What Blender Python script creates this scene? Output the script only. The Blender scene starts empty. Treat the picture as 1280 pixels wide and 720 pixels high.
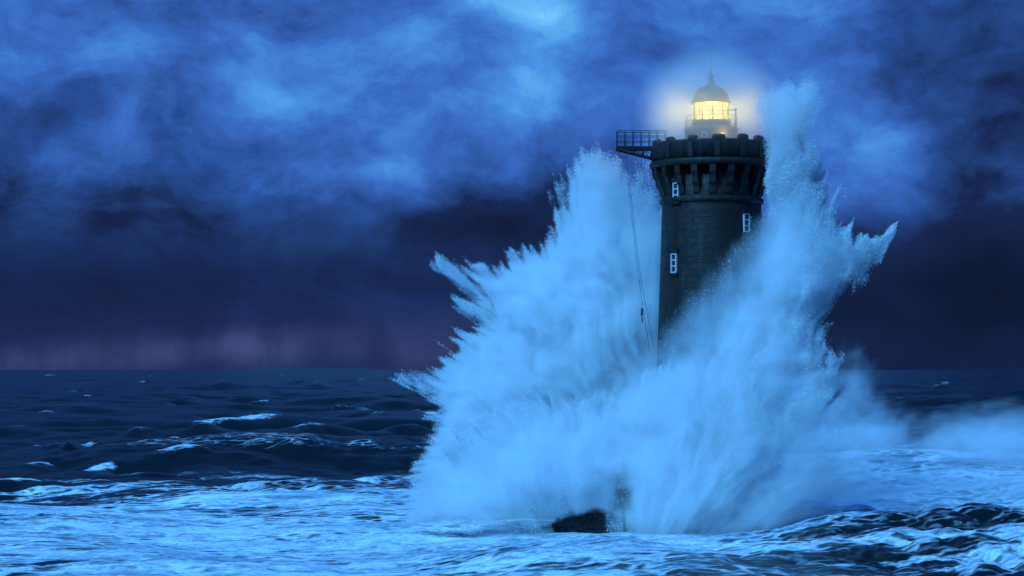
import bpy, bmesh, math, random
import numpy as np
from mathutils import Vector, Matrix
R = math.radians
rng = np.random.default_rng(11)
random.seed(5)
scene = bpy.context.scene
COL = scene.collection

# ------------------------------------------------------------------ camera
F = 2489.0                                   # focal length in 1280-wide pixels
cam_d = bpy.data.cameras.new('camera'); cam_d.lens = 70; cam_d.sensor_width = 36
cam_d.clip_end = 200000; cam_d.clip_start = 0.5
cam = bpy.data.objects.new('camera', cam_d); COL.objects.link(cam)
cam.location = (0, 0, 10); cam.rotation_euler = (R(90 + 2.346), 0, 0)
scene.camera = cam

# ------------------------------------------------------------------ node helper
class NG:
    def __init__(self, tree): self.t = tree; tree.nodes.clear()
    def n(self, typ, **kw):
        nd = self.t.nodes.new(typ)
        for k, v in kw.items(): setattr(nd, k, v)
        return nd
    def s(self, sock, v):
        if isinstance(v, bpy.types.NodeSocket): self.t.links.new(v, sock)
        elif v is not None: sock.default_value = v
    def m(self, op, a, b=None, c=None, clamp=False):
        nd = self.n('ShaderNodeMath', operation=op, use_clamp=clamp)
        self.s(nd.inputs[0], a)
        if b is not None: self.s(nd.inputs[1], b)
        if c is not None: self.s(nd.inputs[2], c)
        return nd.outputs[0]
    def add(self, a, b): return self.m('ADD', a, b)
    def mul(self, a, b): return self.m('MULTIPLY', a, b)
    def ss(self, x, a, b, lo=0.0, hi=1.0):     # smooth step a..b -> lo..hi
        nd = self.n('ShaderNodeMapRange', interpolation_type='SMOOTHSTEP')
        for i, v in enumerate((x, a, b, lo, hi)): self.s(nd.inputs[i], v)
        return nd.outputs[0]
    def lin(self, x, a, b, lo=0.0, hi=1.0):
        nd = self.n('ShaderNodeMapRange')
        for i, v in enumerate((x, a, b, lo, hi)): self.s(nd.inputs[i], v)
        return nd.outputs[0]
    def xyz(self, x, y, z):
        nd = self.n('ShaderNodeCombineXYZ')
        for i, v in enumerate((x, y, z)): self.s(nd.inputs[i], v)
        return nd.outputs[0]
    def sep(self, v):
        nd = self.n('ShaderNodeSeparateXYZ'); self.s(nd.inputs[0], v); return nd.outputs
    def vm(self, op, a, b=None, scale=None):
        nd = self.n('ShaderNodeVectorMath', operation=op); self.s(nd.inputs[0], a)
        if b is not None: self.s(nd.inputs[1], b)
        if scale is not None: self.s(nd.inputs['Scale'], scale)
        return nd.outputs[0]
    def noise(self, vec, scale, detail=6, rough=.55, dist=0.0, col=False):
        nd = self.n('ShaderNodeTexNoise'); self.s(nd.inputs['Vector'], vec)
        nd.inputs['Scale'].default_value = scale; nd.inputs['Detail'].default_value = detail
        nd.inputs['Roughness'].default_value = rough; nd.inputs['Distortion'].default_value = dist
        return nd.outputs['Color' if col else 'Fac']
    def ramp(self, f, stops, interp='LINEAR'):
        nd = self.n('ShaderNodeValToRGB'); cr = nd.color_ramp; cr.interpolation = interp
        while len(cr.elements) < len(stops): cr.elements.new(0.5)
        for e, (p, c) in zip(cr.elements, stops):
            e.position = p; e.color = (*c, 1) if len(c) == 3 else c
        self.s(nd.inputs[0], f); return nd.outputs[0]
    def mix(self, f, a, b, blend='MIX'):
        nd = self.n('ShaderNodeMix', data_type='RGBA', blend_type=blend)
        self.s(nd.inputs[0], f); self.s(nd.inputs[6], a); self.s(nd.inputs[7], b)
        return nd.outputs[2]
def lin(r, g, b):
    f = lambda c: (c / 255 / 12.92) if c / 255 <= .04045 else ((c / 255 + .055) / 1.055) ** 2.4
    return (f(r), f(g), f(b))
def c4(c): return (*c, 1)

# ------------------------------------------------------------------ world: storm sky
SUN_EL, SUN_AZ = R(42), R(220)                # sun behind the cloud, behind the viewer on the left (clockwise from +Y)
world = bpy.data.worlds.new('World'); scene.world = world; world.use_nodes = True
g = NG(world.node_tree)
d = g.n('ShaderNodeTexCoord').outputs['Generated']
dx, dy, dz = g.sep(d)
az = g.m('ARCTAN2', dx, dy)
el = g.m('ARCSINE', dz)
P = g.m('MULTIPLY_ADD', az, F / 100, 6.4)      # sky angle units, about 2.3 degrees each
Q = g.m('MULTIPLY_ADD', el, -F / 100, 4.62)
pq = g.xyz(P, Q, 0.0)
warp = g.noise(pq, 0.45, 5, .5, col=True)
wv = g.vm('SCALE', g.vm('SUBTRACT', warp, (.5, .5, .5)), scale=1.45)
pw = g.vm('ADD', pq, wv)
stretch = g.vm('MULTIPLY', pw, (0.75, 1.25, 1))
n1 = g.noise(g.vm('ADD', stretch, (3.7, 1.9, 0)), .48, 9, .52)
n2 = g.noise(g.vm('ADD', stretch, (13.1, 7.3, 2.0)), 1.3, 10, .66)
n3 = g.noise(g.vm('MULTIPLY', pw, (.35, 2.0, 1)), .7, 7, .55)
base = g.ramp(g.lin(Q, -2.0, 5.0), [(0, (.50,)*3), (.29, (.47,)*3), (.46, (.44,)*3), (.57, (.41,)*3), (.64, (.34,)*3),
              (.71, (.22,)*3), (.80, (.16,)*3), (.93, (.15,)*3), (1, (.17,)*3)], 'EASE')
def gauss(px, py, sx, sy, a):
    ux = g.mul(g.m('SUBTRACT', g.sep(pw)[0], px), 1 / sx); uy = g.mul(g.m('SUBTRACT', g.sep(pw)[1], py), 1 / sy)
    r2 = g.add(g.mul(ux, ux), g.mul(uy, uy))
    return g.mul(g.m('EXPONENT', g.mul(r2, -1.0)), a)
flat = g.ss(Q, 2.3, 3.3, 1.0, .22)
b = g.add(base, g.m('MULTIPLY', g.mul(g.m('SUBTRACT', n1, .5), 1.05), flat))
b = g.add(b, g.m('MULTIPLY', g.mul(g.m('SUBTRACT', n2, .5), .58), flat))
b = g.add(b, g.mul(g.m('SUBTRACT', n3, .5), .10))
for spec in ((6.1, 0.15, 1.3, .75, .17), (6.8, .35, .45, .6, .17), (5.9, -.1, .6, .5, .12), (3.25, 1.1, .95, .6, .27), (5.0, 2.3, 1.1, .35, .16), (5.6, 1.0, 1.6, .9, .10),
             (1.2, 2.0, .5, .6, .08), (8.6, .8, 1.8, 1.1, .12), (11.2, 1.75, .8, .32, .30), (10.6, 2.6, 1.2, .4, .16),
             (4.6, 0.2, 1.3, .5, -.14), (2.2, .2, .9, .4, -.10), (2.3, 2.5, 1.0, .5, -.05), (6.3, 2.6, .8, .5, -.14), (12.3, 2.4, 1.0, 1.6, -.16), (12.4, .3, 1.2, 1.2, -.10),
             (0.0, 2.6, 1.2, 1.2, -.05), (11.6, 3.9, 2.4, .6, -.06), (0.7, 1.25, 1.5, .55, -.15)):
    b = g.add(b, gauss(*spec))
b = g.m('MULTIPLY', b, g.ss(P, 9.6, 12.8, 1.0, .80))
b = g.m('MULTIPLY', b, g.ss(el, .20, .34, 1.0, .45))
cloud = g.ramp(b, [(0.0, lin(14, 22, 46)), (.16, lin(22, 40, 80)), (.34, lin(40, 76, 146)), (.52, lin(57, 109, 197)), (.70, lin(76, 147, 229)),
                   (.86, lin(104, 186, 250)), (1.0, lin(160, 222, 255))])
# lilac rain light low on the left
streak = g.noise(g.xyz(g.mul(P, 1.0), g.mul(Q, .12), 4.0), 1.1, 5, .55)
lowm = g.mul(g.ss(Q, 3.55, 4.4), g.ss(P, 5.4, 8.0, .95, 0.0))
lowm = g.m('MULTIPLY', lowm, g.ss(g.add(streak, g.mul(g.m('SUBTRACT', n2, .5), .8)), .2, .7, .5, 1.0))
patch = g.add(gauss(1.3, 4.5, 2.6, .22, .8), g.add(gauss(3.2, 4.42, .7, .22, .6), gauss(5.4, 4.25, 1.1, .38, .5)))
lil = g.mix(g.m('MULTIPLY', patch, g.ss(streak, .3, .7, .55, 1.15), clamp=True), c4(lin(32, 44, 88)), c4(lin(70, 82, 132)))
cloud = g.mix(lowm, cloud, lil)
# overhead and behind the viewer the cloud is thin and bright
sky = g.n('ShaderNodeTexSky', sky_type='NISHITA', sun_disc=False)
sky.sun_elevation = SUN_EL; sky.sun_rotation = SUN_AZ; sky.altitude = 10
nish = g.mix(1.0, sky.outputs[0], c4((.05, .32, 1.1)), 'MULTIPLY')
up = g.m('MAXIMUM', g.ss(el, .40, .95), g.mul(g.ss(dy, .35, -.5), g.ss(el, -.02, .25, .25, 1.0)))
thin = g.mix(g.ss(n1, .3, .7, .35, .8), c4((.25, 2.7, 12.5)), nish)
bright = g.mix(up, g.vm('SCALE', cloud, scale=10.0), g.vm('SCALE', thin, scale=1.0))
bg = g.n('ShaderNodeBackground'); g.s(bg.inputs[0], bright); bg.inputs[1].default_value = 0.1
out = g.n('ShaderNodeOutputWorld'); g.s(out.inputs[0], bg.outputs[0])

# ------------------------------------------------------------------ sun, exposure
sd = bpy.data.lights.new('sun', 'SUN'); sd.energy = 4.7; sd.angle = R(14); sd.color = (.14, .53, 1.0)
sun = bpy.data.objects.new('sun', sd); COL.objects.link(sun)
to_sun = Vector((math.sin(SUN_AZ) * math.cos(SUN_EL), math.cos(SUN_AZ) * math.cos(SUN_EL), math.sin(SUN_EL)))
sun.rotation_euler = to_sun.to_track_quat('Z', 'Y').to_euler()
vs = scene.view_settings
scene.display_settings.display_device = 'sRGB'
vs.view_transform = 'Standard'; vs.look = 'None'; vs.gamma = 1; vs.exposure = 0; vs.use_curve_mapping = False
cy = scene.cycles
cy.max_bounces = 16; cy.diffuse_bounces = 8; cy.glossy_bounces = 3; cy.transmission_bounces = 8; cy.transparent_max_bounces = 16
cy.volume_bounces = 8; cy.volume_step_rate = 2.0; cy.use_denoising = True
cy.sample_clamp_indirect = 8

# ------------------------------------------------------------------ object helpers
def link(name, me, mat=None, parent=None):
    o = bpy.data.objects.new(name, me); COL.objects.link(o)
    if mat is not None: me.materials.append(mat)
    if parent is not None: o.parent = parent
    return o
def tag(o, label=None, cat=None, group=None, kind=None):
    if label: o['label'] = label
    if cat: o['category'] = cat
    if group: o['group'] = group
    if kind: o['kind'] = kind
    return o
class MB:
    def __init__(self): self.bm = bmesh.new()
    def lathe(self, prof, n=64, cap=True, smooth=True):
        rings = []
        for r, z in prof:
            rings.append([self.bm.verts.new((r * math.cos(2*math.pi*i/n), r * math.sin(2*math.pi*i/n), z)) for i in range(n)])
        for a, c in zip(rings, rings[1:]):
            for i in range(n):
                f = self.bm.faces.new((a[i], a[(i+1) % n], c[(i+1) % n], c[i])); f.smooth = smooth
        if cap:
            self.bm.faces.new(rings[0][::-1]); self.bm.faces.new(rings[-1])
        return self
    def box(self, c, s, rz=0, bevel=0.0, taper=None):
        b2 = bmesh.new(); bmesh.ops.create_cube(b2, size=1)
        for v in b2.verts:
            v.co = Vector((v.co.x * s[0], v.co.y * s[1], v.co.z * s[2]))
            if taper and v.co.z > 0: v.co.x *= taper; v.co.y *= taper
        if bevel: bmesh.ops.bevel(b2, geom=b2.edges[:], offset=bevel, segments=2, affect='EDGES', profile=.5)
        M = Matrix.Translation(Vector(c)) @ Matrix.Rotation(rz, 4, 'Z')
        bmesh.ops.transform(b2, matrix=M, verts=b2.verts); self.merge(b2); return self
    def merge(self, b2):
        me = bpy.data.meshes.new('t'); b2.to_mesh(me); b2.free(); self.bm.from_mesh(me); bpy.data.meshes.remove(me)
    def tube(self, pts, r, n=8):
        pts = [Vector(p) for p in pts]; rings = []
        for i, p in enumerate(pts):
            t = (pts[min(i+1, len(pts)-1)] - pts[max(i-1, 0)]).normalized()
            q = t.to_track_quat('Z', 'Y'); rr = r if not isinstance(r, (list, tuple)) else r[i]
            rings.append([self.bm.verts.new(p + q @ Vector((rr*math.cos(2*math.pi*k/n), rr*math.sin(2*math.pi*k/n), 0))) for k in range(n)])
        for a, c in zip(rings, rings[1:]):
            for k in range(n):
                f = self.bm.faces.new((a[k], a[(k+1) % n], c[(k+1) % n], c[k])); f.smooth = True
        self.bm.faces.new(rings[0][::-1]); self.bm.faces.new(rings[-1]); return self
    def ring_tube(self, rad, z, r, n=64, a0=0, a1=2*math.pi):
        if a1 - a0 > 6.28: a1 = 2*math.pi - 1e-4
        return self.tube([(rad*math.cos(a0+(a1-a0)*i/n), rad*math.sin(a0+(a1-a0)*i/n), z) for i in range(n+1)], r, 6)
    def build(self, name, mat, parent=None, loc=None, rz=0):
        me = bpy.data.meshes.new(name); bmesh.ops.recalc_face_normals(self.bm, faces=self.bm.faces); self.bm.to_mesh(me); self.bm.free()
        o = link(name, me, mat, parent)
        if loc: o.location = loc
        o.rotation_euler.z = rz
        return o

# ------------------------------------------------------------------ numpy noise
class Lattice:
    def __init__(self, n=64, seed=1): self.a = np.random.default_rng(seed).random(n*n*n).astype(np.float32)
    def __call__(self, x, y, z):
        def ax(v):
            v = np.asarray(v, np.float32); f = np.floor(v); t = v - f; i = f.astype(np.int32) & 63
            return t*t*(3-2*t), i, (i+1) & 63
        fx, x0, x1 = ax(x); fy, y0, y1 = ax(y); fz, z0, z1 = ax(z)
        x0 = x0*4096; x1 = x1*4096; y0 = y0*64; y1 = y1*64; T = self.a.take
        def row(i):
            p = T(i+z0); return p + (T(i+z1)-p)*fz
        def face(i):
            p = row(i+y0); return p + (row(i+y1)-p)*fy
        p = face(x0); return p + (face(x1)-p)*fx
LAT = Lattice()
def fbm(x, y, z, octv=4, gain=.5, lac=2.03):
    s = 0; amp = 1; tot = 0
    for i in range(octv):
        s = s + amp * LAT(x + 17.3*i, y + 5.1*i, z + 9.7*i); tot += amp
        amp *= gain; x = x*lac; y = y*lac; z = z*lac
    return s / tot
def sst(x, a, b): t = np.clip((x-a)/(b-a), 0, 1); return t*t*(3-2*t)

# ------------------------------------------------------------------ materials
def mat(name):
    m = bpy.data.materials.new(name); m.use_nodes = True; return m, NG(m.node_tree)
def surf(g, bsdf, disp=None):
    o = g.n('ShaderNodeOutputMaterial'); g.s(o.inputs['Surface'], bsdf)
def principled(g, col, rough, metal=0, bump=None, bstr=.3, bdist=.05, spec=.5):
    p = g.n('ShaderNodeBsdfPrincipled'); g.s(p.inputs['Base Color'], col); g.s(p.inputs['Roughness'], rough)
    p.inputs['Metallic'].default_value = metal; p.inputs['Specular IOR Level'].default_value = spec
    if bump is not None:
        bn = g.n('ShaderNodeBump'); bn.inputs['Strength'].default_value = bstr; bn.inputs['Distance'].default_value = bdist
        g.s(bn.inputs['Height'], bump); g.s(p.inputs['Normal'], bn.outputs[0])
    return p.outputs[0]
def simple(name, c, rough=.5, metal=0, var=.25, scale=6):
    m, g = mat(name)
    co = g.n('ShaderNodeTexCoord').outputs['Object']
    n = g.noise(co, scale, 6, .6)
    col = g.mix(n, c4(tuple(x*(1-var) for x in c)), c4(tuple(min(1, x*(1+var)) for x in c)))
    surf(g, principled(g, col, g.lin(n, .3, .7, rough-.1, rough+.1), metal, n, .15, .02)); return m
def masonry(name, c_dark, c_light, course=.42, length=.95, radial=True):
    m, g = mat(name)
    co = g.n('ShaderNodeTexCoord').outputs['Object']; x, y, z = g.sep(co)
    ang = g.m('ARCTAN2', y, x)
    uv = g.xyz(g.mul(ang, 3.5), z, 0.0)
    br = g.n('ShaderNodeTexBrick'); g.s(br.inputs['Vector'], uv)
    br.inputs['Color1'].default_value = c4(c_dark); br.inputs['Color2'].default_value = c4(c_light)
    br.inputs['Mortar'].default_value = c4(tuple(v*.45 for v in c_dark)); br.inputs['Scale'].default_value = 1
    br.inputs['Mortar Size'].default_value = .018; br.inputs['Mortar Smooth'].default_value = .3
    br.inputs['Brick Width'].default_value = length; br.inputs['Row Height'].default_value = course
    n = g.noise(co, 3.0, 8, .65); st = g.noise(g.vm('MULTIPLY', co, (2.2, 2.2, .18)), 1.4, 6, .6)
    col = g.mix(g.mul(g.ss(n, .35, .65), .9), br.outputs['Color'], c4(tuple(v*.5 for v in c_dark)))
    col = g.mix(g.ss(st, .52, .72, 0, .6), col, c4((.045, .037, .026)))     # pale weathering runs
    h = g.add(g.mul(br.outputs['Fac'], -.8), g.mul(n, .6))
    surf(g, principled(g, col, g.lin(n, .3, .7, .42, .75), 0, h, 1.0, .09, .4)); return m
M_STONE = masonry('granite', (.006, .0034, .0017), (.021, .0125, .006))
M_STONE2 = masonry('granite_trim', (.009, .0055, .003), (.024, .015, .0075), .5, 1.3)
M_IRON = simple('dark_iron', (.018, .020, .024), .5, .6)
M_ROOF = simple('lantern_roof', (.12, .09, .03), .55, .1)
M_WHITE = simple('white_paint', (.48, .48, .46), .45, 0, .06, 9)
M_PANE = simple('dark_pane', (.02, .025, .03), .12, 0)
M_WHITEWALL = simple('pale_render', (.13, .115, .07), .7, 0, .3, 3)
m, g = mat('clear_glass')
fr = g.n('ShaderNodeFresnel'); fr.inputs[0].default_value = 1.3
mx = g.n('ShaderNodeMixShader'); tr = g.n('ShaderNodeBsdfTransparent'); tr.inputs[0].default_value = (.95, .96, .95, 1)
gl = g.n('ShaderNodeBsdfGlossy'); gl.inputs['Roughness'].default_value = .03
g.s(mx.inputs[0], fr.outputs[0]); g.s(mx.inputs[1], tr.outputs[0]); g.s(mx.inputs[2], gl.outputs[0]); surf(g, mx.outputs[0]); M_GLASS = m
m, g = mat('lit_lens'); em = g.n('ShaderNodeEmission'); em.inputs[0].default_value = (1, .80, .30, 1); em.inputs[1].default_value = .9
surf(g, em.outputs[0]); M_LENS = m
m, g = mat('wet_rock')
co = g.n('ShaderNodeTexCoord').outputs['Object']; n = g.noise(co, 1.3, 9, .65); n_b = g.noise(co, 5.0, 8, .6)
surf(g, principled(g, g.mix(n, c4((.004, .004, .004)), c4((.030, .022, .015))), g.lin(n_b, .3, .7, .12, .5), 0, n_b, 1.0, .2, .5)); M_ROCK = m

# ------------------------------------------------------------------ lighthouse
TX, TY = 250 / F * 130, 130.0
root = bpy.data.objects.new('lighthouse', None); COL.objects.link(root); root.location = (TX, TY, 0)
tag(root, 'dark stone lighthouse tower with lit yellow lantern, wrapped in crashing spray', 'lighthouse')
def Zp(y): return 10 + (462 - y) * 130 / F
prof = [(4.15, -1.5), (4.0, 1), (3.78, 5), (3.6, 10), (3.46, 14), (3.32, 18), (3.22, 21.3), (3.2, 23.2)]
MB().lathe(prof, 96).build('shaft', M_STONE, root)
# string course under the corbels
MB().lathe([(3.2, 20.75), (3.36, 20.8), (3.40, 20.95), (3.36, 21.1), (3.2, 21.15)], 96, cap=False).build('string_course', M_STONE2, root)
NCORB = 20
def corbel_bm():
    b = MB(); w = .20
    pr = [(3.15, 21.15), (3.34, 21.35), (3.40, 21.75), (3.60, 21.95), (3.66, 22.35), (3.84, 22.6), (3.88, 23.12), (3.15, 23.12)]
    vs1 = [b.bm.verts.new((r, -w, z)) for r, z in pr]; vs2 = [b.bm.verts.new((r, w, z)) for r, z in pr]
    b.bm.faces.new(vs1); b.bm.faces.new(vs2[::-1])
    for i in range(len(pr)):
        j = (i+1) % len(pr); b.bm.faces.new((vs1[i], vs2[i], vs2[j], vs1[j]))
    return b
corb = corbel_bm().build('corbel', M_STONE2, root, rz=R(-4.5))
for i in range(1, NCORB):
    c = corb.copy(); COL.objects.link(c); c.parent = root; c.rotation_euler.z = R(-4.5) + 2*math.pi*i/NCORB
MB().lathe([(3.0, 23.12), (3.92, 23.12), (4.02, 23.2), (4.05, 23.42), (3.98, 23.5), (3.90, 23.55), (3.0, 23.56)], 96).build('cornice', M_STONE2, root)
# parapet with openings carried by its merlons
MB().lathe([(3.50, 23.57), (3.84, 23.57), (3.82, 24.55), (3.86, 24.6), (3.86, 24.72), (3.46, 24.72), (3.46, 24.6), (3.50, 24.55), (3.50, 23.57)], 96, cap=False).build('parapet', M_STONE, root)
NM = 14
b = MB(); b.box((3.66, 0, 24.82), (.46, .80, .46), 0, .17)
mer = b.build('merlon', M_STONE2, root)
for i in range(NM):
    c = mer if i == 0 else mer.copy()
    if i: COL.objects.link(c); c.parent = root
    c.rotation_euler.z = 2*math.pi*(i+.5)/NM + random.uniform(-.03, .03); c.scale.z = 1; c.delta_scale = (1, random.uniform(.75, 1.15), 1); c.delta_location.z = random.uniform(-.07, .05)
# pilaster strips on the parapet
b = MB(); b.box((3.87, 0, 24.06), (.14, .34, .94), 0, .03)
pil = b.build('pilaster', M_STONE2, root)
for i in range(NM):
    c = pil if i == 0 else pil.copy()
    if i: COL.objects.link(c); c.parent = root
    c.rotation_euler.z = 2*math.pi*(i+.5)/NM
# service room and lantern
lan = MB().lathe([(1.72, 23.56), (1.72, 25.55), (1.76, 25.6), (1.78, 25.72), (1.72, 25.82), (1.0, 25.83)], 64).build('service_room', M_WHITEWALL, root)
for ang in (-110, -20):
    b = MB(); b.box((1.72, 0, 25.15), (.10, .30, .44), 0, .02); o = b.build('small_window', M_WHITE, lan, rz=R(ang))
    b = MB(); b.box((1.785, 0, 25.15), (.02, .2, .34)); b.build('pane', M_PANE, o)
MB().lathe([(1.22, 25.83), (1.22, 26.15), (1.28, 26.18), (1.28, 26.26), (1.16, 26.28)], 48).build('lantern_plinth', M_WHITEWALL, root)
glz = MB().lathe([(1.13, 26.28), (1.13, 27.42)], 48, cap=False).build('glazing', M_GLASS, root)
b = MB()
for i in range(10):
    a = 2*math.pi*(i+.5)/10; b.tube([(1.15*math.cos(a), 1.15*math.sin(a), 26.27), (1.15*math.cos(a), 1.15*math.sin(a), 27.43)], .028, 6)
b.ring_tube(1.15, 26.85, .02, 48)
b.build('glazing_bars', M_IRON, root)
dome = MB().lathe([(1.10, 27.40), (1.24, 27.40), (1.30, 27.47), (1.26, 27.56), (1.17, 27.66), (1.13, 27.85), (1.03, 28.08), (.86, 28.30), (.62, 28.47), (.38, 28.58), (.27, 28.66),
                   (.22, 28.82), (.25, 28.86), (.25, 28.92), (.15, 28.96), (.11, 29.04)], 48).build('dome', M_ROOF, root)
b = MB()
for i in range(10):
    a = 2*math.pi*i/10; ca, sa = math.cos(a), math.sin(a)
    b.tube([(r*ca, r*sa, z) for r, z in ((1.28, 27.5), (1.18, 27.68), (1.145, 27.86), (1.045, 28.09), (.87, 28.32), (.62, 28.49), (.36, 28.6))], .025, 5)
b.build('dome_rib', M_ROOF, dome)
MB().lathe([(.09, 29.0), (.17, 29.08), (.20, 29.2), (.17, 29.32), (.07, 29.40), (.06, 29.55), (.03, 29.7)], 20).build('finial', M_ROOF, dome)
MB().tube([(0, 0, 29.65), (0, 0, 30.3), (0.03, 0, 31.0)], [.022, .016, .008]).build('lightning_rod', M_IRON, root)
lens = MB().lathe([(.10, 26.4), (.18, 26.5), (.22, 26.68), (.24, 26.85), (.22, 27.02), (.18, 27.2), (.10, 27.3)], 32).build('lamp_lens', M_LENS, root)
# railing of the lantern balcony
b = MB()
for i in range(22):
    a = 2*math.pi*i/22; b.tube([(1.68*math.cos(a), 1.68*math.sin(a), 25.8), (1.68*math.cos(a), 1.68*math.sin(a), 26.55)], .016, 5)
for z in (26.2, 26.55): b.ring_tube(1.68, z, .016, 60)
b.build('balcony_railing', M_IRON, root)
b = MB(); b.tube([(1.52, -.75, 25.8), (1.52, -.75, 26.95)], .05); b.tube([(1.1, -.72, 26.9), (1.52, -.75, 26.93)], .04)
b.box((1.52, -.75, 26.95), (.16, .16, .12)); b.build('vent_pipe', M_IRON, root)
# windows of the shaft: angle measured from the side facing the viewer
def window(ang, z, h, w=.42):
    r = np.interp(z, [q[1] for q in prof], [q[0] for q in prof])
    a = R(ang - 90)
    fr = MB(); t = .085
    for s in (-1, 1): fr.box((r+.02, s*(w/2), z), (.16, t, h+t))
    for k in range(4): fr.box((r+.023, 0, z - h/2 + h*k/3), (.15, w-t-.006, t if k in (0, 3) else .075))
    o = fr.build('window', M_WHITE, root, rz=a)
    p = MB(); p.box((r-.02, 0, z), (.12, w-t, h-t)); p.build('pane', M_PANE, o)
    s_ = MB(); s_.box((r+.05, 0, z-h/2-.13), (.34, w+.42, .14), 0, .02); s_.build('sill', M_STONE2, o)
    s_ = MB(); s_.box((r+.04, 0, z+h/2+.17), (.26, w+.36, .2), 0, .02); s_.build('lintel', M_STONE2, o)
zz = lambda y: Zp(y)
window(-50, zz(243), 1.15); window(36.5, zz(282), 1.12); window(-51, zz(331), 1.18); window(-52, zz(520), 1.15); window(37, zz(470), 1.1)
# cantilevered gangway on the left of the gallery
gw = bpy.data.objects.new('gangway', None); COL.objects.link(gw); gw.parent = root; gw.location = (-3.4, -.55, 0)
L_ = 2.85
b = MB()
b.box((-L_/2, 0, 24.47), (L_, 1.1, .08)); 
for s in (-.5, .5): b.box((-L_/2, s, 24.40), (L_, .09, .2))
b.build('deck', M_IRON, gw)
for s in (-.5, .5):
    b = MB(); zt = 24.34; zb = 23.6
    b.tube([(-L_+.1, s, zt), (0, s, zb)], .06, 6)
    for k in range(1, 5):
        f = k/5; xk = -L_+.1 + (L_-.1)*f; xp = -L_+.1 + (L_-.1)*(f-.16)
        b.tube([(xk, s, zt), (xk, s, zt+(zb-zt)*f)], .035, 5); b.tube([(xp, s, zt), (xk, s, zt+(zb-zt)*f)], .03, 5)
    b.build('brace', M_IRON, gw)
for s in (-.5, .5):
    b = MB()
    for k in range(7):
        xk = -L_+.05 + (L_+.3)*k/6; b.tube([(xk, s, 24.5), (xk, s, 25.52)], .024, 5)
    for z in (24.85, 25.18, 25.52): b.tube([(-L_+.05, s, z), (.35, s, z)], .022, 5)
    if s > 0:
        for z in (24.85, 25.18, 25.52): b.tube([(-L_+.05, -.5, z), (-L_+.05, .5, z)], .022, 5)
    b.build('railing', M_IRON, gw)
b = MB(); b.tube([(-L_+.12, -.5, 24.4), (-L_+.14, -.5, 23.95), (-L_+.22, -.5, 23.72), (-L_+.30, -.5, 23.80)], .035, 6); b.build('hook', M_IRON, gw)

# lamp: upper and lower burner of the lens, and the small wall lamp on the gallery
for z_, en in ((26.5, 640), (27.2, 640)):
    ld = bpy.data.lights.new('lantern_lamp', 'POINT'); ld.energy = en; ld.color = (1, .76, .04); ld.shadow_soft_size = .38; ld.use_soft_falloff = False
    lo = bpy.data.objects.new('lantern_lamp', ld); COL.objects.link(lo); lo.location = (TX, TY, z_)
b = MB(); b.box((1.80, 0, 25.2), (.12, .22, .26), 0, .03); wl = b.build('wall_lamp', M_LENS, root, rz=R(-72))
ld = bpy.data.lights.new('wall_lamp_light', 'POINT'); ld.energy = 14; ld.color = (1, .76, .10); ld.shadow_soft_size = .1
lo = bpy.data.objects.new('wall_lamp_light', ld); COL.objects.link(lo); lo.location = (TX+2.05*math.cos(R(-72)), TY+2.05*math.sin(R(-72)), 25.25)
# mist ball added around the lantern, density shaped so the lamps make a halo
m, g = mat('halo_mist')
co = g.n('ShaderNodeTexCoord').outputs['Object']
ln = g.n('ShaderNodeVectorMath', operation='LENGTH'); g.s(ln.inputs[0], co)
den = g.mul(g.mul(g.ss(ln.outputs['Value'], 5.4, 1.4), g.ss(ln.outputs['Value'], 1.5, 3.4, .09, 1.0)), .46)
pv = g.n('ShaderNodeVolumePrincipled'); pv.inputs['Color'].default_value = (.9, .9, .9, 1); g.s(pv.inputs['Density'], den)
o = g.n('ShaderNodeOutputMaterial'); g.s(o.inputs['Volume'], pv.outputs[0]); M_HALO = m
b = MB(); bmesh.ops.create_icosphere(b.bm, subdivisions=4, radius=5.45)
ms = b.build('mist', M_HALO); ms.location = (TX, TY, 26.7)
tag(ms, 'added ball of thin mist lit as a yellow halo around the lighthouse lantern', 'mist', kind='stuff')

# hoist cables hanging from the gangway region down to the rock
b = MB()
def cab(p, q, sag):
    p, q = Vector(p), Vector(q); return [p.lerp(q, t) + Vector((sag*math.sin(math.pi*t), 0, 0)) for t in np.linspace(0, 1, 14)]
def W(px, py, Y): return ((px-640)/F*Y, Y, 10 + (462-py)/F*Y)
b.tube(cab(W(783, 196, 128.6), W(812, 440, 128.6), -.12), .013, 5)
b.tube(cab(W(787, 215, 128.4), W(818, 440, 128.4), -.2), .013, 5)
b.build('hoist_cable', M_IRON); hc = bpy.data.objects['hoist_cable']
tag(hc, 'pair of thin dark cables hanging down left of the tower', 'cable')
p = W(802.5, 390, 128.6); b = MB(); b.box(p, (.12, .10, .5), 0, .03); b.tube([(p[0], p[1], p[2]-.3), (p[0]+.03, p[1], p[2]-.7)], .04, 6)
b.build('pulley_block', M_IRON, hc)

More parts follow.
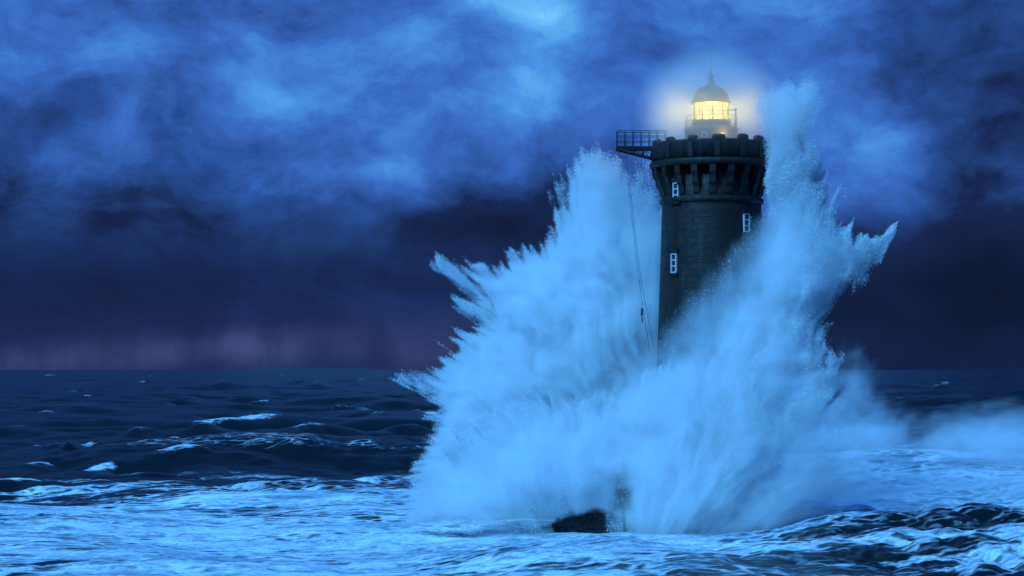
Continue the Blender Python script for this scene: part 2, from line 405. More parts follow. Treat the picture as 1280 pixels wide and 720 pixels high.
# ------------------------------------------------------------------ sea
def spectrum(N, L, wind, V, klo, khi, seed):
    r = np.random.default_rng(seed); k1 = 2*np.pi*np.fft.fftfreq(N, L/N)
    kx, ky = np.meshgrid(k1, k1, indexing='ij'); k = np.hypot(kx, ky); k[0, 0] = 1
    cosf = (kx*wind[0] + ky*wind[1]) / k
    ph = np.exp(-1/(k*V*V/9.8)**2) / k**3.6 * (np.abs(cosf)**2 * .9 + .1) * np.where(cosf > 0, 1, .25)
    ph *= 1/(1+(klo/k)**8) / (1+(k/khi)**8); ph[0, 0] = 0
    H = np.sqrt(ph) * (r.normal(size=(N, N)) + 1j*r.normal(size=(N, N)))
    h = np.fft.ifft2(H).real; s = h.std()
    dxx = np.fft.ifft2(-1j*kx/k*H).real/s; dyy = np.fft.ifft2(-1j*ky/k*H).real/s
    return [(q.astype(np.float32)) for q in (h/s, dxx, dyy)]
def bil(a, u, v):
    n = a.shape[0]; u0 = np.floor(u).astype(np.int64); v0 = np.floor(v).astype(np.int64); fu = (u-u0).astype(np.float32); fv = (v-v0).astype(np.float32)
    u1 = (u0+1) % n; v1 = (v0+1) % n; u0 %= n; v0 %= n
    return (a[u0, v0]*(1-fu)+a[u1, v0]*fu)*(1-fv) + (a[u0, v1]*(1-fu)+a[u1, v1]*fu)*fv
WIND = np.array([-.35, -.94])
BANDS = [  # patch length, klo, khi, std amplitude, fades out by distance (m)
    (733., 2*np.pi/400, 2*np.pi/34, .62, 30000), (211., 2*np.pi/36, 2*np.pi/9, .26, 2200), (67., 2*np.pi/9, 2*np.pi/2.2, .085, 420), (19., 2*np.pi/2.2, 2*np.pi/.45, .024, 170)]
TILES = [spectrum(512, L, WIND, 13, kl, kh, 40+i) for i, (L, kl, kh, a, fd) in enumerate(BANDS)]
def waves(X, Y):
    h = np.zeros_like(X); dx_ = np.zeros_like(X); dy_ = np.zeros_like(X); D = np.hypot(X, Y)
    for i, (L, kl, kh, a, fd) in enumerate(BANDS):
        ca, sa = math.cos(.37*i), math.sin(.37*i)
        u = (X*ca - Y*sa + 31*i)/L*512; v = (X*sa + Y*ca)/L*512
        att = a * (1 - sst(D, fd*.45, fd))
        T = TILES[i]; hx = bil(T[1], u, v); hy = bil(T[2], u, v)
        h += att*bil(T[0], u, v); dx_ += att*(hx*ca + hy*sa); dy_ += att*(-hx*sa + hy*ca)
    return h, dx_, dy_
def swells(X, Y):
    """the larger single waves of the moment; returns height and foam"""
    h = np.zeros_like(X); fo = np.zeros_like(X)
    # breaker along the left and its foam face
    yc = 176 + 4*np.sin(X*.11) + 3*np.sin(X*.043+1); t = (Y-yc)
    m = sst(-X, -6, 6)
    h += m*1.15*np.exp(-(t/6.5)**2)*(.75+.25*np.sin(X*.17+.6))
    # hump of broken water right of the tower
    h += 1.1*np.exp(-((X-34)/24)**2 - ((Y-195)/16)**2) + .9*np.exp(-((X-24)/14)**2 - ((Y-142)/9)**2) - .5*np.exp(-((X-30)/16)**2 - ((Y-122)/7)**2)
    h += 1.0*np.exp(-((X-31)/11)**2 - ((Y-113)/4.5)**2)
    return h, fo
# whitecaps: px on the water plane of the photograph moment -> world
CAPS = [(60, 520, 14, .5), (330, 505, 14, .55), (455, 510, 12, .5), (110, 497, 10, .5), (210, 508, 9, .45), (380, 575, 18, .5), (60, 560, 20, .5), (500, 480, 8, .5), (180, 480, 6, .5), (400, 484, 7, .45), (1240, 490, 10, .5), (1180, 482, 8, .45),(298, 531, 62, .95), (425, 538, 26, .9), (140, 582, 30, .8), (240, 578, 34, .75), (465, 593, 34, .8), (70, 473, 12, .8), (285, 487, 10, .5), (20, 600, 30, .8), (390, 552, 30, .5), (1190, 560, 40, .6), (520, 545, 20, .5), (180, 548, 18, .4)]
_r = random.Random(4)
for _ in range(60):
    _y = 470 + 115*_r.random()**1.4
    CAPS.append((_r.uniform(-40, 1320), _y, (_y-455)*_r.uniform(.05, .22)+2, _r.uniform(.3, .55)))
def build_sea():
    rows = []; y = 30.0
    while y < 45000:
        rows.append(y)
        y *= 1 + (.0026 if 88 < y < 260 else .0045 if y < 700 else .011 if y < 3000 else .03) if y > 88 else 1.02
    Yr = np.array(rows)
    th = np.concatenate([np.linspace(-.95, -.33, 60, endpoint=False), np.linspace(-.33, .33, 1150, endpoint=False), np.linspace(.33, .95, 61)])
    X = (Yr[:, None]*np.tan(th)[None, :]); Y = np.repeat(Yr[:, None], len(th), 1)
    nr, nc = X.shape
    h, ddx, ddy = waves(X, Y); sw, _ = swells(X, Y)
    near = 1 - .35*np.exp(-((X-13)/16)**2 - ((Y-128)/16)**2)
    calm = 1 - .45*sst(-X, -4, 8)*sst(-Y, -172, -160)
    cap = np.zeros_like(X); caph = np.zeros_like(X)
    for px, py, w, a in CAPS:
        Yc = 10*F/(py-462); Xc = (px-640)/F*Yc; wx = w/F*Yc; wx *= .85; wy = max(1.6, .010*Yc)
        yy = Y - Yc - .12*(X-Xc) - 2.5*np.sin((X-Xc)*.35)*min(1, wx/8)
        e = np.exp(-((X-Xc)/wx)**4)
        tail = np.where(yy < 0, np.exp(-(yy/(wy*1.3))**2), np.exp(-(yy/(wy*.5))**2))
        cap = np.maximum(cap, a*e*tail); caph += .9*np.exp(-((X-Xc)/(wx*1.4))**2 - (yy/(wy*2.2))**2)*(Yc/250)**.5
    rough = 1 + 1.5*sst(X, 10, 26)*sst(-Y, -175, -140) + .35*sst(Y, 190, 260)
    Z = h*near*calm*rough + sw + caph
    ch = 1.15*calm
    co = np.stack([X + ch*ddx, Y + ch*ddy, Z], -1).reshape(-1, 3)
    # foam cover
    n1 = fbm(X*.045, Y*.045, 0*X+3.3, 5, .55); n2 = fbm(X*.16+4, Y*.11, 0*X+7.7, 5, .6)
    yb = np.interp(X, [-90, -60, -46, -30, -12, -4, 6, 18, 40, 60, 90], [172, 176, 178, 184, 190, 190, 195, 205, 215, 220, 220])
    s = (yb - Y)/14 + (n1-.5)*3.2
    n3 = fbm(X*.028+9, Y*.13+n1*2, 0*X+1.7, 4, .55); n4 = fbm(X*.09+2, Y*.34, 0*X+5.1, 4, .6)
    cover = (.76 + .55*(n3-.5) + .55*(n4-.5))*sst(s + 2.2*(n4-.5)*sst(-X, -8, 2), -.5, 1.8 + 1.6*sst(-X, -8, 2))
    # lacy open water low on the right and in patches low on the left
    dark = sst(X - (8 + (Y-100)*.22), -2, 11)*sst(-Y, -150, -118)
    cover -= dark*(.72 + 1.3*(n1-.5)) 
    cover -= .12*sst(-Y, -106, -97)*sst(-X, -16, 4) * sst(n2, .36, .6)
    cover -= .7*np.maximum(0, n2-.5)
    cover += dark*.30*np.clip(h*near*1.2, -.8, .8)
    lace = sst(s, -2.8, .4)*.62*sst(n4, .42, .68)
    crest = sst(h*near, .75, 1.7)*sst(-Y, -900, -200)*.35*(n1 > .45)
    cover = np.maximum.reduce([cover, lace, cap, crest])
    cover += .25*sst(sw-.3, .2, 1.2)*(Y > 150)*(X > 5)
    cover = np.clip(cover, 0, 1)
    me = bpy.data.meshes.new('sea')
    idx = (np.arange(nr*nc).reshape(nr, nc))
    q = np.stack([idx[:-1, :-1], idx[:-1, 1:], idx[1:, 1:], idx[1:, :-1]], -1).reshape(-1, 4)
    me.vertices.add(nr*nc); me.vertices.foreach_set('co', co.astype(np.float32).ravel())
    me.loops.add(q.size); me.loops.foreach_set('vertex_index', q.ravel().astype(np.int32))
    me.polygons.add(len(q)); me.polygons.foreach_set('loop_start', np.arange(0, q.size, 4, dtype=np.int32))
    me.polygons.foreach_set('use_smooth', np.ones(len(q), bool))
    at = me.attributes.new('foam', 'FLOAT', 'POINT'); at.data.foreach_set('value', cover.astype(np.float32).ravel())
    me.update(calc_edges=True)
    return me
m, g = mat('sea_water')
pos = g.n('ShaderNodeNewGeometry').outputs['Position']
fa = g.n('ShaderNodeAttribute', attribute_name='foam').outputs['Fac']
p2 = g.vm('MULTIPLY', pos, (1, 1, .6))
wp = g.vm('ADD', p2, g.vm('SCALE', g.vm('SUBTRACT', g.noise(p2, .35, 4, .5, col=True), (.5,.5,.5)), scale=3.0))
st = g.vm('MULTIPLY', wp, (.42, .8, 1))
f1 = g.noise(st, .55, 10, .68); f2 = g.noise(g.vm('MULTIPLY', wp, (.7, 1.0, 1)), 2.3, 8, .65)
vo = g.n('ShaderNodeTexVoronoi', feature='DISTANCE_TO_EDGE'); g.s(vo.inputs['Vector'], g.vm('MULTIPLY', wp, (.6, .9, 1))); vo.inputs['Scale'].default_value = .75
web = g.ss(vo.outputs['Distance'], .0, .28, .18, -.10)
nn = g.add(g.add(g.mul(f1, .75), g.mul(f2, .25)), web)
th = g.lin(fa, 0, 1, .98, .12)
foam = g.ss(g.m('SUBTRACT', nn, th), -.16, .20)
foam = g.m('MULTIPLY', foam, g.ss(fa, .02, .16), clamp=True)
bub = g.noise(g.vm('MULTIPLY', wp, (1, 1.3, 1)), 3.2, 9, .7)
big = g.noise(g.vm('MULTIPLY', wp, (.10, .34, 1)), 1.0, 6, .6)
fcol = g.mix(g.ss(g.add(g.add(g.mul(f2, .35), g.mul(bub, .25)), g.mul(big, .4)), .40, .58), c4((.17, .27, .33)), c4((.88, .89, .90)))
ripple = g.noise(g.vm('MULTIPLY', pos, (.8, 1.0, 1)), 1.1, 8, .62)
cr = g.noise(g.vm('MULTIPLY', pos, (.02, .035, 1)), 1.0, 4, .5)
wcol = g.mix(cr, c4((.002, .006, .006)), c4((.004, .013, .012)))
col = g.mix(foam, wcol, fcol)
hgt = g.add(g.mul(ripple, .5), g.mul(foam, g.add(g.mul(bub, .28), .15)))
p = g.n('ShaderNodeBsdfPrincipled'); g.s(p.inputs['Base Color'], col); g.s(p.inputs['Roughness'], g.lin(foam, 0, 1, .30, .9)); p.inputs['IOR'].default_value = 1.33
g.s(p.inputs['Specular IOR Level'], g.lin(foam, 0, 1, .16, .08))
bn = g.n('ShaderNodeBump'); bn.inputs['Strength'].default_value = .6; bn.inputs['Distance'].default_value = .35; g.s(bn.inputs['Height'], hgt); g.s(p.inputs['Normal'], bn.outputs[0])
surf(g, p.outputs[0])
sea = link('sea', build_sea(), m); tag(sea, kind='structure')

# low far coast on the horizon
bm = MB(); n_ = 60; D_ = 24000
top = []; bot = []; bk = []
for i in range(n_+1):
    t = i/n_; px = 250 + 330*t; x = (px-640)/F*D_
    hh = 42*math.exp(-((t-.42)/.26)**2) + 9*math.sin(t*23)*math.exp(-((t-.5)/.3)**2) - 6 + random.uniform(-2, 2)
    bot.append(bm.bm.verts.new((x, D_-900, -12))); top.append(bm.bm.verts.new((x, D_, hh))); bk.append(bm.bm.verts.new((x, D_+2500, -12)))
for i in range(n_):
    bm.bm.faces.new((bot[i], bot[i+1], top[i+1], top[i])); bm.bm.faces.new((top[i], top[i+1], bk[i+1], bk[i]))
hl = bm.build('terrain', simple('far_coast', (.03, .035, .045), .9)); tag(hl, kind='structure')

# ------------------------------------------------------------------ rock under the tower
def rock_mesh(name, c, s, seed, label, wedge=0):
    b = MB(); bmesh.ops.create_icosphere(b.bm, subdivisions=5, radius=1)
    V = np.array([v.co[:] for v in b.bm.verts])
    n = fbm(V[:, 0]*1.3+seed, V[:, 1]*1.3, V[:, 2]*1.3, 5, .55); n2 = np.abs(fbm(V[:, 0]*2.6, V[:, 1]*2.6+seed, V[:, 2]*2.6, 3)-.5)
    k = 1 + (n-.5)*.75 - n2*.35
    for v, kk in zip(b.bm.verts, k): v.co = Vector((v.co.x*s[0]*kk, v.co.y*s[1]*kk, v.co.z*s[2]*kk*(1+wedge*v.co.x)))
    for f in b.bm.faces: f.smooth = False
    o = b.build(name, M_ROCK); o.location = c; tag(o, label, 'rock'); return o
w1 = W(712, 652, 125.6); w2 = W(778, 634, 126.5)
rock_mesh('rock', (w1[0]+1.0, 125.6, -.35), (2.3, 1.5, 2.0), 3.1, 'black wet rock jutting from the foam at the foot of the spray', .5)
rock_mesh('rock', (w2[0], 127.3, .6), (1.3, 1.4, 2.2), 8.7, 'half hidden rock under the landing railing, veiled in spray')
rock_mesh('rock', (TX, TY, -.6), (6.5, 4.2, 2.2), 5.2, 'broad reef rock that carries the lighthouse')
b = MB()
for px, y0, y1 in ((757, 625, 590), (772, 625, 592), (788, 625, 590)):
    b.tube([W(px, y0, 126.6), W(px, y1, 126.6)], .045, 6)
b.tube([W(752, 591, 126.6), W(774, 593, 126.6)], .04, 6)
o = b.build('landing_railing', M_IRON); tag(o, 'broken thin railing posts standing on the spray covered rock', 'railing')

# ------------------------------------------------------------------ spray: droplets as real geometry
class Shape:
    """a mass of spray around one upright profile: depth inside the profile, thickness, streaks along the throw of the water"""
    def __init__(s, poly, Y0, org):
        s.Y0 = Y0; k = Y0/F
        s.p = np.array([((x-640)*k, 10+(462-y)*k) for x, y in poly]); s.o = np.array([(org[0]-640)*k, 10+(462-org[1])*k])
        s.lo = s.p.min(0)-2.2; s.hi = s.p.max(0)+2.2; s.st = .12
        nx, nz = ((s.hi-s.lo)/s.st).astype(int)+2
        gx, gz = np.meshgrid(s.lo[0]+np.arange(nx)*s.st, s.lo[1]+np.arange(nz)*s.st, indexing='ij')
        dmin = np.full(gx.shape, 1e9); inside = np.zeros(gx.shape, bool); n = len(s.p)
        for i in range(n):
            a, c = s.p[i], s.p[(i+1) % n]; e = c-a; t = np.clip(((gx-a[0])*e[0]+(gz-a[1])*e[1])/(e@e), 0, 1)
            dmin = np.minimum(dmin, np.hypot(gx-a[0]-t*e[0], gz-a[1]-t*e[1]))
            cnd = ((a[1] > gz) != (c[1] > gz)); xi = a[0] + (gz-a[1])/(c[1]-a[1]+1e-12)*e[0]; inside ^= cnd & (gx < xi)
        s.d = np.where(inside, dmin, -dmin).astype(np.float32); q = np.maximum(s.d, 0)
        for _ in range(3):                                            # rounded depth, for the thickness
            for ax in (0, 1): q = sum(np.roll(q, k, ax) for k in range(-5, 6))/11
        s.dr = q
    def depth(s, x, z, rounded=False):
        u = np.clip((x-s.lo[0])/s.st, 0, s.d.shape[0]-1.01); v = np.clip((z-s.lo[1])/s.st, 0, s.d.shape[1]-1.01)
        i = u.astype(int); j = v.astype(int); fu = u-i; fv = v-j; d = s.dr if rounded else s.d
        return (d[i,j]*(1-fu)+d[i+1,j]*fu)*(1-fv)+(d[i,j+1]*(1-fu)+d[i+1,j+1]*fu)*fv
    def flow(s, x, y, z, spikes=False):
        rx = x-s.o[0]; rz = z-s.o[1]; r = np.hypot(rx, rz); th = np.arctan2(rx, rz)
        w = (fbm(x*.22, y*.22, z*.22, 3)-.5)
        th = th + (.12 if spikes else .35)*w; r2 = r + 3*w
        A = 9.0
        if spikes: return np.abs(fbm(th*26, r*.12, y*.5, 2) - .5)*-2 + fbm(th*60, r*.35, y*1.1, 2)
        return .45*fbm(r2*.10, th*A*.5, y*.30+r*.05, 3) + .32*fbm(r2*.32, th*A*1.5, y*.8, 3) + .23*fbm(r2*.8, th*A*4.2, y*2., 2)
class Mass:
    """how much water hangs in the air at each point of one mass of spray"""
    def __init__(s, sh, T0, Tw, E, soft, yoff=None, dens=None, cavity=None, lump=1.6, grain=None, fray=2.0):
        s.grain = grain; s.fray = fray; s.sh, s.T0, s.Tw, s.E, s.soft, s.yoff, s.dens, s.cavity, s.lump = sh, T0, Tw, E, soft, yoff, dens, cavity, lump
    def thick(s, d): return s.T0*(1-np.exp(-np.maximum(d, 0)/s.Tw)) + .45
    def off(s, x, z): return s.yoff(x, z) if s.yoff is not None else 0*x
    def at(s, x, y, z, d=None):
        if d is None: d = s.sh.depth(x, z)
        dr = s.sh.depth(x, z, True); t = s.thick(dr)*np.clip(.35+1.1*fbm(x*.16+40, y*.05, z*.16, 3, .55), .3, 1); d = np.where(d > 0, np.minimum(d, dr*1.25+.2), d); u = (y - s.sh.Y0 - s.off(x, z))/t
        n = s.sh.flow(x, y, z); b = .75*fbm(x*.5, y*.5, z*.5, 5, .58) + .25*(1-2*np.abs(fbm(x*.8+9, y*.8, z*.8, 3, .6)-.5))**2.5
        d = d + (s.fray(x, z) if callable(s.fray) else s.fray)*(s.sh.flow(x, y, z, True) - .42)
        D = np.minimum(d, t*(1-np.abs(u))*1.2) + .5
        e = (s.E(x, z) if callable(s.E) else s.E)*np.clip(1.45-2.1*n, 0, 1) + s.lump*(1-b)*.9*np.clip(d/1.5, .25, 1)
        sf = s.soft(x, z) if callable(s.soft) else s.soft
        p = np.clip((D - e + .45)/sf, 0, 1)
        p *= np.clip(.35 + 1.6*(b-.25), .1, 1)*np.clip(.36+2.7*(n-.32), .2, 1)
        if s.dens is not None: p = p*s.dens(x, y, z)
        if s.cavity is not None: p = p*s.cavity(x, y, z)
        return p
def droplets(name, ms, count, rad, label, seed=1, mat_=None):
    r = np.random.default_rng(seed); got = []; tot = 0; it = 0; sh = ms.sh
    while tot < count and it < 60:
        it += 1; N = 2500000
        x = r.uniform(sh.lo[0], sh.hi[0], N); z = r.uniform(max(sh.lo[1], -.4), sh.hi[1], N)
        d = sh.depth(x, z); k = d > -1.6; x, z, d = x[k], z[k], d[k]
        t = ms.thick(sh.depth(x, z, True)); u = r.uniform(-1, 1, len(x)); kk = r.random(len(x)) < t/(ms.T0+.45); x, z, d, t, u = x[kk], z[kk], d[kk], t[kk], u[kk]
        kk = r.random(len(x)) < np.minimum(1, (.03+np.exp(-np.maximum(d, 0)/.5))*(ms.grain(x, z) if ms.grain else 1)); x, z, d, t, u = x[kk], z[kk], d[kk], t[kk], u[kk]
        y = sh.Y0 + ms.off(x, z) + t*u
        p = ms.at(x, y, z, d); k = r.random(len(x)) < p
        got.append(np.stack([x[k], y[k], z[k]], -1)); tot += int(k.sum())
    P_ = np.concatenate(got)[:count]
    return droplet_mesh(name, P_, rad, label, r, mat_)
def cloud(name, ms, vox, mat_, label, ypad=0.0):
    """the fine mist of one mass: a fog volume whose voxels read a lattice of points"""
    sh = ms.sh; lo = np.array([sh.lo[0], sh.Y0-ms.T0-.5-ypad, max(sh.lo[1], -.6)]); hi = np.array([sh.hi[0], sh.Y0+ms.T0+.5, sh.hi[1]])
    n = ((hi-lo)/vox).astype(int)+1; hi = lo + (n-1)*vox
    x, y, z = np.meshgrid(*[lo[i]+np.arange(n[i])*vox for i in range(3)], indexing='ij')
    x, y, z = x.ravel(), y.ravel(), z.ravel(); p = np.zeros(len(x), np.float32)
    d = sh.depth(x, z); k = np.nonzero((d > -1.6) & (np.abs(y-sh.Y0-ms.off(x, z)) < ms.thick(sh.depth(x, z, True))))[0]
    for c in np.array_split(k, max(1, len(k)//800000)): p[c] = ms.at(x[c], y[c], z[c], d[c])
    me = bpy.data.meshes.new(name); me.vertices.add(len(x)); me.vertices.foreach_set('co', np.stack([x, y, z], -1).astype(np.float32).ravel())
    me.attributes.new('amount', 'FLOAT', 'POINT').data.foreach_set('value', p)
    o = link(name, me, mat_); tag(o, label, 'mist', kind='stuff')
    t = bpy.data.node_groups.new(name, 'GeometryNodeTree')
    t.interface.new_socket('Geometry', in_out='INPUT', socket_type='NodeSocketGeometry'); t.interface.new_socket('Geometry', in_out='OUTPUT', socket_type='NodeSocketGeometry')
    gi = t.nodes.new('NodeGroupInput'); go = t.nodes.new('NodeGroupOutput'); vc = t.nodes.new('GeometryNodeVolumeCube')
    vc.inputs['Min'].default_value = lo; vc.inputs['Max'].default_value = hi
    for a, v in zip(('Resolution X', 'Resolution Y', 'Resolution Z'), n): vc.inputs[a].default_value = int(v)
    ps = t.nodes.new('GeometryNodeInputPosition'); L = t.links.new
    def vmath(op, a, b):
        q = t.nodes.new('ShaderNodeVectorMath'); q.operation = op; L(a, q.inputs[0]); q.inputs[1].default_value = b; return q
    v = vmath('SUBTRACT', ps.outputs[0], lo); v = vmath('DIVIDE', v.outputs[0], (vox,)*3); v = vmath('ADD', v.outputs[0], (.5,)*3)
    f = t.nodes.new('ShaderNodeVectorMath'); f.operation = 'FLOOR'; L(v.outputs[0], f.inputs[0])
    q = vmath('DOT_PRODUCT', f.outputs[0], (0, 0, 1)); sp = t.nodes.new('ShaderNodeSeparateXYZ'); L(f.outputs[0], sp.inputs[0])
    def im(op, a, b):
        q = t.nodes.new('FunctionNodeIntegerMath'); q.operation = op
        for i_, w in enumerate((a, b)):
            if isinstance(w, int): q.inputs[i_].default_value = w
            else: L(w, q.inputs[i_])
        return q.outputs[0]
    ii = im('ADD', im('MULTIPLY', im('ADD', im('MULTIPLY', sp.outputs[0], int(n[1])), sp.outputs[1]), int(n[2])), sp.outputs[2])
    na = t.nodes.new('GeometryNodeInputNamedAttribute'); na.data_type = 'FLOAT'; na.inputs[0].default_value = 'amount'
    si = t.nodes.new('GeometryNodeSampleIndex'); si.data_type = 'FLOAT'; si.domain = 'POINT'
    L(gi.outputs[0], si.inputs[0]); L(na.outputs[0], si.inputs['Value']); L(ii, si.inputs['Index']); L(si.outputs[0], vc.inputs['Density'])
    sm = t.nodes.new('GeometryNodeSetMaterial'); sm.inputs['Material'].default_value = mat_
    L(vc.outputs[0], sm.inputs[0]); L(sm.outputs[0], go.inputs[0])
    md = o.modifiers.new('fog', 'NODES'); md.node_group = t
    return o
TET = np.array([(1, 1, 1), (1, -1, -1), (-1, 1, -1), (-1, -1, 1)], np.float32)/math.sqrt(3)
TRI = np.array([(0, 1, 2), (0, 3, 1), (0, 2, 3), (1, 3, 2)], np.int32)
def droplet_mesh(name, P_, rad, label, r, mat_):
    n = len(P_)
    q = r.normal(size=(n, 4)).astype(np.float32); q /= np.linalg.norm(q, axis=1, keepdims=True); w, a, b_, c = q.T
    Rm = np.stack([np.stack([1-2*(b_*b_+c*c), 2*(a*b_-c*w), 2*(a*c+b_*w)], -1), np.stack([2*(a*b_+c*w), 1-2*(a*a+c*c), 2*(b_*c-a*w)], -1), np.stack([2*(a*c-b_*w), 2*(b_*c+a*w), 1-2*(a*a+b_*b_)], -1)], 1)
    R_ = (rad*np.exp(r.normal(size=n)*.4)).astype(np.float32)
    V = np.einsum('nij,kj->nki', Rm, TET)*R_[:, None, None] + P_[:, None, :].astype(np.float32)
    T = (np.arange(n, dtype=np.int32)*4)[:, None, None] + TRI[None]
    me = bpy.data.meshes.new(name); me.vertices.add(4*n); me.vertices.foreach_set('co', V.astype(np.float32).ravel())
    me.loops.add(12*n); me.loops.foreach_set('vertex_index', T.ravel())
    me.polygons.add(4*n); me.polygons.foreach_set('loop_start', np.arange(0, 12*n, 3, dtype=np.int32))
    me.update(calc_edges=False)
    o = link(name, me, mat_); tag(o, label, 'spray', kind='stuff'); return o
m, g = mat('spray_water')
di = g.n('ShaderNodeBsdfDiffuse'); di.inputs[0].default_value = (.96, .97, .975, 1); tl = g.n('ShaderNodeBsdfTranslucent'); tl.inputs[0].default_value = (.96, .97, .975, 1)
mx = g.n('ShaderNodeMixShader'); mx.inputs[0].default_value = .45; g.s(mx.inputs[1], di.outputs[0]); g.s(mx.inputs[2], tl.outputs[0]); surf(g, mx.outputs[0]); M_SPRAY = m

BURST = [(505, 662), (498, 640), (512, 600), (520, 575), (538, 548), (548, 532), (528, 520), (546, 510), (520, 490), (478, 473), (520, 464), (548, 458), (578, 436), (558, 426), (590, 412), (604, 402),
         (572, 382), (612, 378), (590, 356), (550, 329), (590, 333), (604, 322), (622, 330), (640, 314), (668, 304), (690, 288), (700, 262), (696, 235), (706, 212), (722, 198), (745, 200), (766, 205), (786, 222), (800, 238), (806, 214),
         (813, 206), (822, 236), (835, 260), (880, 280), (890, 420), (890, 662)]
PLUME = [(790, 668), (770, 560), (790, 470), (812, 436), (845, 398), (880, 362), (915, 318), (945, 282), (966, 258), (968, 215), (966, 170), (955, 130), (962, 118), (985, 110), (1008, 104), (1024, 112), (1022, 136), (1008, 156), (1004, 180), (1014, 200), (1022, 226),
         (1020, 240), (1044, 236), (1038, 258), (1040, 272), (1060, 286), (1074, 296), (1090, 301), (1114, 297), (1104, 318), (1090, 340), (1068, 362), (1046, 378), (1026, 400), (1046, 412), (1040, 428), (1064, 452), (1048, 466), (1056, 480), (1046, 506), (1060, 540), (1084, 580), (1080, 636), (980, 690), (850, 690)]
BASE = [(500, 664), (520, 610), (560, 560), (600, 520), (660, 490), (740, 500), (800, 470), (870, 440), (930, 480), (980, 540), (1040, 565), (1090, 590), (1060, 630), (980, 670), (880, 690), (800, 680), (740, 668), (620, 668)]
burst = Shape(BURST, 134.5, (800, 590)); plume = Shape(PLUME, 122.5, (800, 760)); basef = Shape(BASE, 126.0, (790, 800))
def notower(x, y, z): return (np.hypot(x-TX, y-TY) > 3.9 + .0*z).astype(np.float32)
def burst_d(x, y, z):
    px = 640 + x/y*F; py = 462 - (z-10)/y*F
    thin = sst(px, 735, 800)*sst(-py, -470, -330)                    # thinner veil beside the tower
    top = sst(-py, -330, -215)
    return notower(x, y, z)*(1-.5*thin)*(1-.5*top)
def cave(x, y, z):
    px = 640 + x/y*F; py = 462 - (z-10)/y*F
    tl = 658 - 23*np.clip((px-682)/58, 0, 1) + 22*(fbm(x*.9, y*.9, z*.9, 4, .6)-.5); inn = (sst(px, 674, 690)*sst(-px, -778, -738)*sst(py, tl-7, tl+4)*(y < 127.5))
    h1 = inn; h3 = .75*np.exp(-(((px-772)/22)**2 + ((py-600)/14)**2))*(y < 126.4); h2 = h3 + .75*np.exp(-(((px-779)/15)**4 + ((py-624)/15)**4))*(y < 127)
    h4 = np.exp(-((px-858)/38)**2 - ((py-540)/46)**2)*sst(fbm(x*.8, y*.8, z*.8, 3), .35, .6)*(y < 125)     # torn gap in the falling water
    return (1-np.clip(1.6*h1, 0, 1))*(1-np.clip(h2, 0, 1))*(1-.6*h4)
def soft_plume(x, z):
    k = 122.5/F; px = 640 + x/k; py = 462-(z-10)/k
    dd = np.abs((px-815)*.76 + (py-440)*.65)/1.0                      # distance from the veil edge that crosses the tower
    return .6 + 5.5*np.exp(-(dd/60)**2)*sst(-px, -1000, -940)*sst(py, 225, 300) + 1.0*sst(-py, -260, -150) + 2.2*sst(-z, -5, 0) + 4*sst(px, 940, 1040)*sst(py, 490, 570)
def plume_d(x, y, z):
    px = 640 + x/y*F; py = 462 - (z-10)/y*F
    return notower(x, y, z)*cave(x, y, z)*(1+.6*sst(-py, -260, -160))
def fog(name, sigma, aniso=.0):
    m, g = mat(name)
    a = g.n('ShaderNodeAttribute', attribute_name='density').outputs['Fac']
    pv = g.n('ShaderNodeVolumePrincipled'); pv.inputs['Color'].default_value = (.993, .995, .996, 1); pv.inputs['Density Attribute'].default_value = ''
    pv.inputs['Anisotropy'].default_value = aniso
    g.s(pv.inputs['Density'], g.mul(a, sigma)); o = g.n('ShaderNodeOutputMaterial'); g.s(o.inputs['Volume'], pv.outputs[0]); return m
m_burst = Mass(burst, 4.6, 2.2, 1.9, .6, dens=burst_d, cavity=cave)
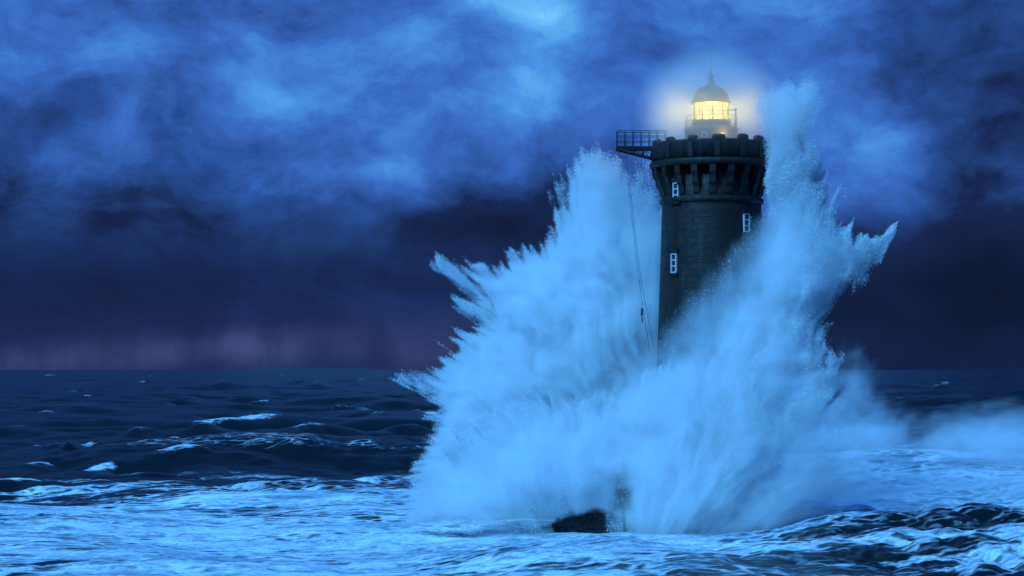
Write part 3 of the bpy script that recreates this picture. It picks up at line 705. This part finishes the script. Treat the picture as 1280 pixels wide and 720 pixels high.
m_plume = Mass(plume, 3.2, 1.7, lambda x, z: .7+1.1*sst(-z, -20, -14), soft_plume, dens=plume_d, grain=lambda x, z: 1/(1+np.maximum(0, soft_plume(x, z)-1.2)*9), lump=1.2, fray=lambda x, z: 2.0-1.5*sst(-(640+x*F/122.5), -1000, -965))
m_surge = Mass(basef, 6.0, 2.2, 1.8, lambda x, z: .9+1.8*sst(-z, -4, 0)+5*sst(x, 13, 22), yoff=lambda x, z: -1.5*sst(-z, -4, 0), dens=lambda x, y, z: notower(x, y, z)*(y > 119.5), cavity=cave, grain=lambda x, z: 1-sst(x, 15, 19))
# smooth low mist drifting off to the right
DRIFT = [(940, 596), (970, 540), (1010, 480), (1040, 440), (1075, 428), (1104, 446), (1122, 490), (1150, 512), (1200, 500), (1260, 494), (1330, 500), (1420, 530), (1420, 600), (1250, 604), (1100, 600)]
m_drift = Mass(Shape(DRIFT, 185.0, (850, 660)), 8, 3.0, 2.4, 3.0, lump=2.6, fray=1.5)
cloud('spray_mist', m_burst, .13, fog('mist_burst', 1.5), 'dense white mist inside the burst of spray left of the tower')
cloud('spray_mist', m_plume, .13, fog('mist_plume', 1.5), 'dense white mist inside the plume across the right of the tower')
cloud('spray_mist', m_surge, .15, fog('mist_surge', 1.2), 'dense white mist of the surge at the foot of the tower', 1.5)
cloud('drifting_mist', m_drift, .3, fog('mist_drift', .40), 'low sheet of fine mist blowing off to the right over the sea')
CHURN = [(890, 690), (940, 610), (1020, 565), (1130, 566), (1290, 556), (1420, 570), (1420, 640), (1200, 648), (1050, 668)]
m_churn = Mass(Shape(CHURN, 152.0, (850, 720)), 13, 2.0, 1.6, 2.5, lump=2.2, fray=1.2)
cloud('drifting_mist', m_churn, .3, fog('mist_churn', .22), 'thin torn mist hugging the broken foam right of the tower')
K = .42
droplets('spray_burst', m_burst, int(620000*K), .022, 'jagged burst of white spray thrown out left of the tower', seed=3, mat_=M_SPRAY)
droplets('spray_plume', m_plume, int(620000*K), .021, 'tall plume of spray sweeping up across the right of the tower', seed=4, mat_=M_SPRAY)
droplets('spray_surge', m_surge, int(420000*K), .022, 'boiling mass of spray at the foot of the tower', seed=6, mat_=M_SPRAY)
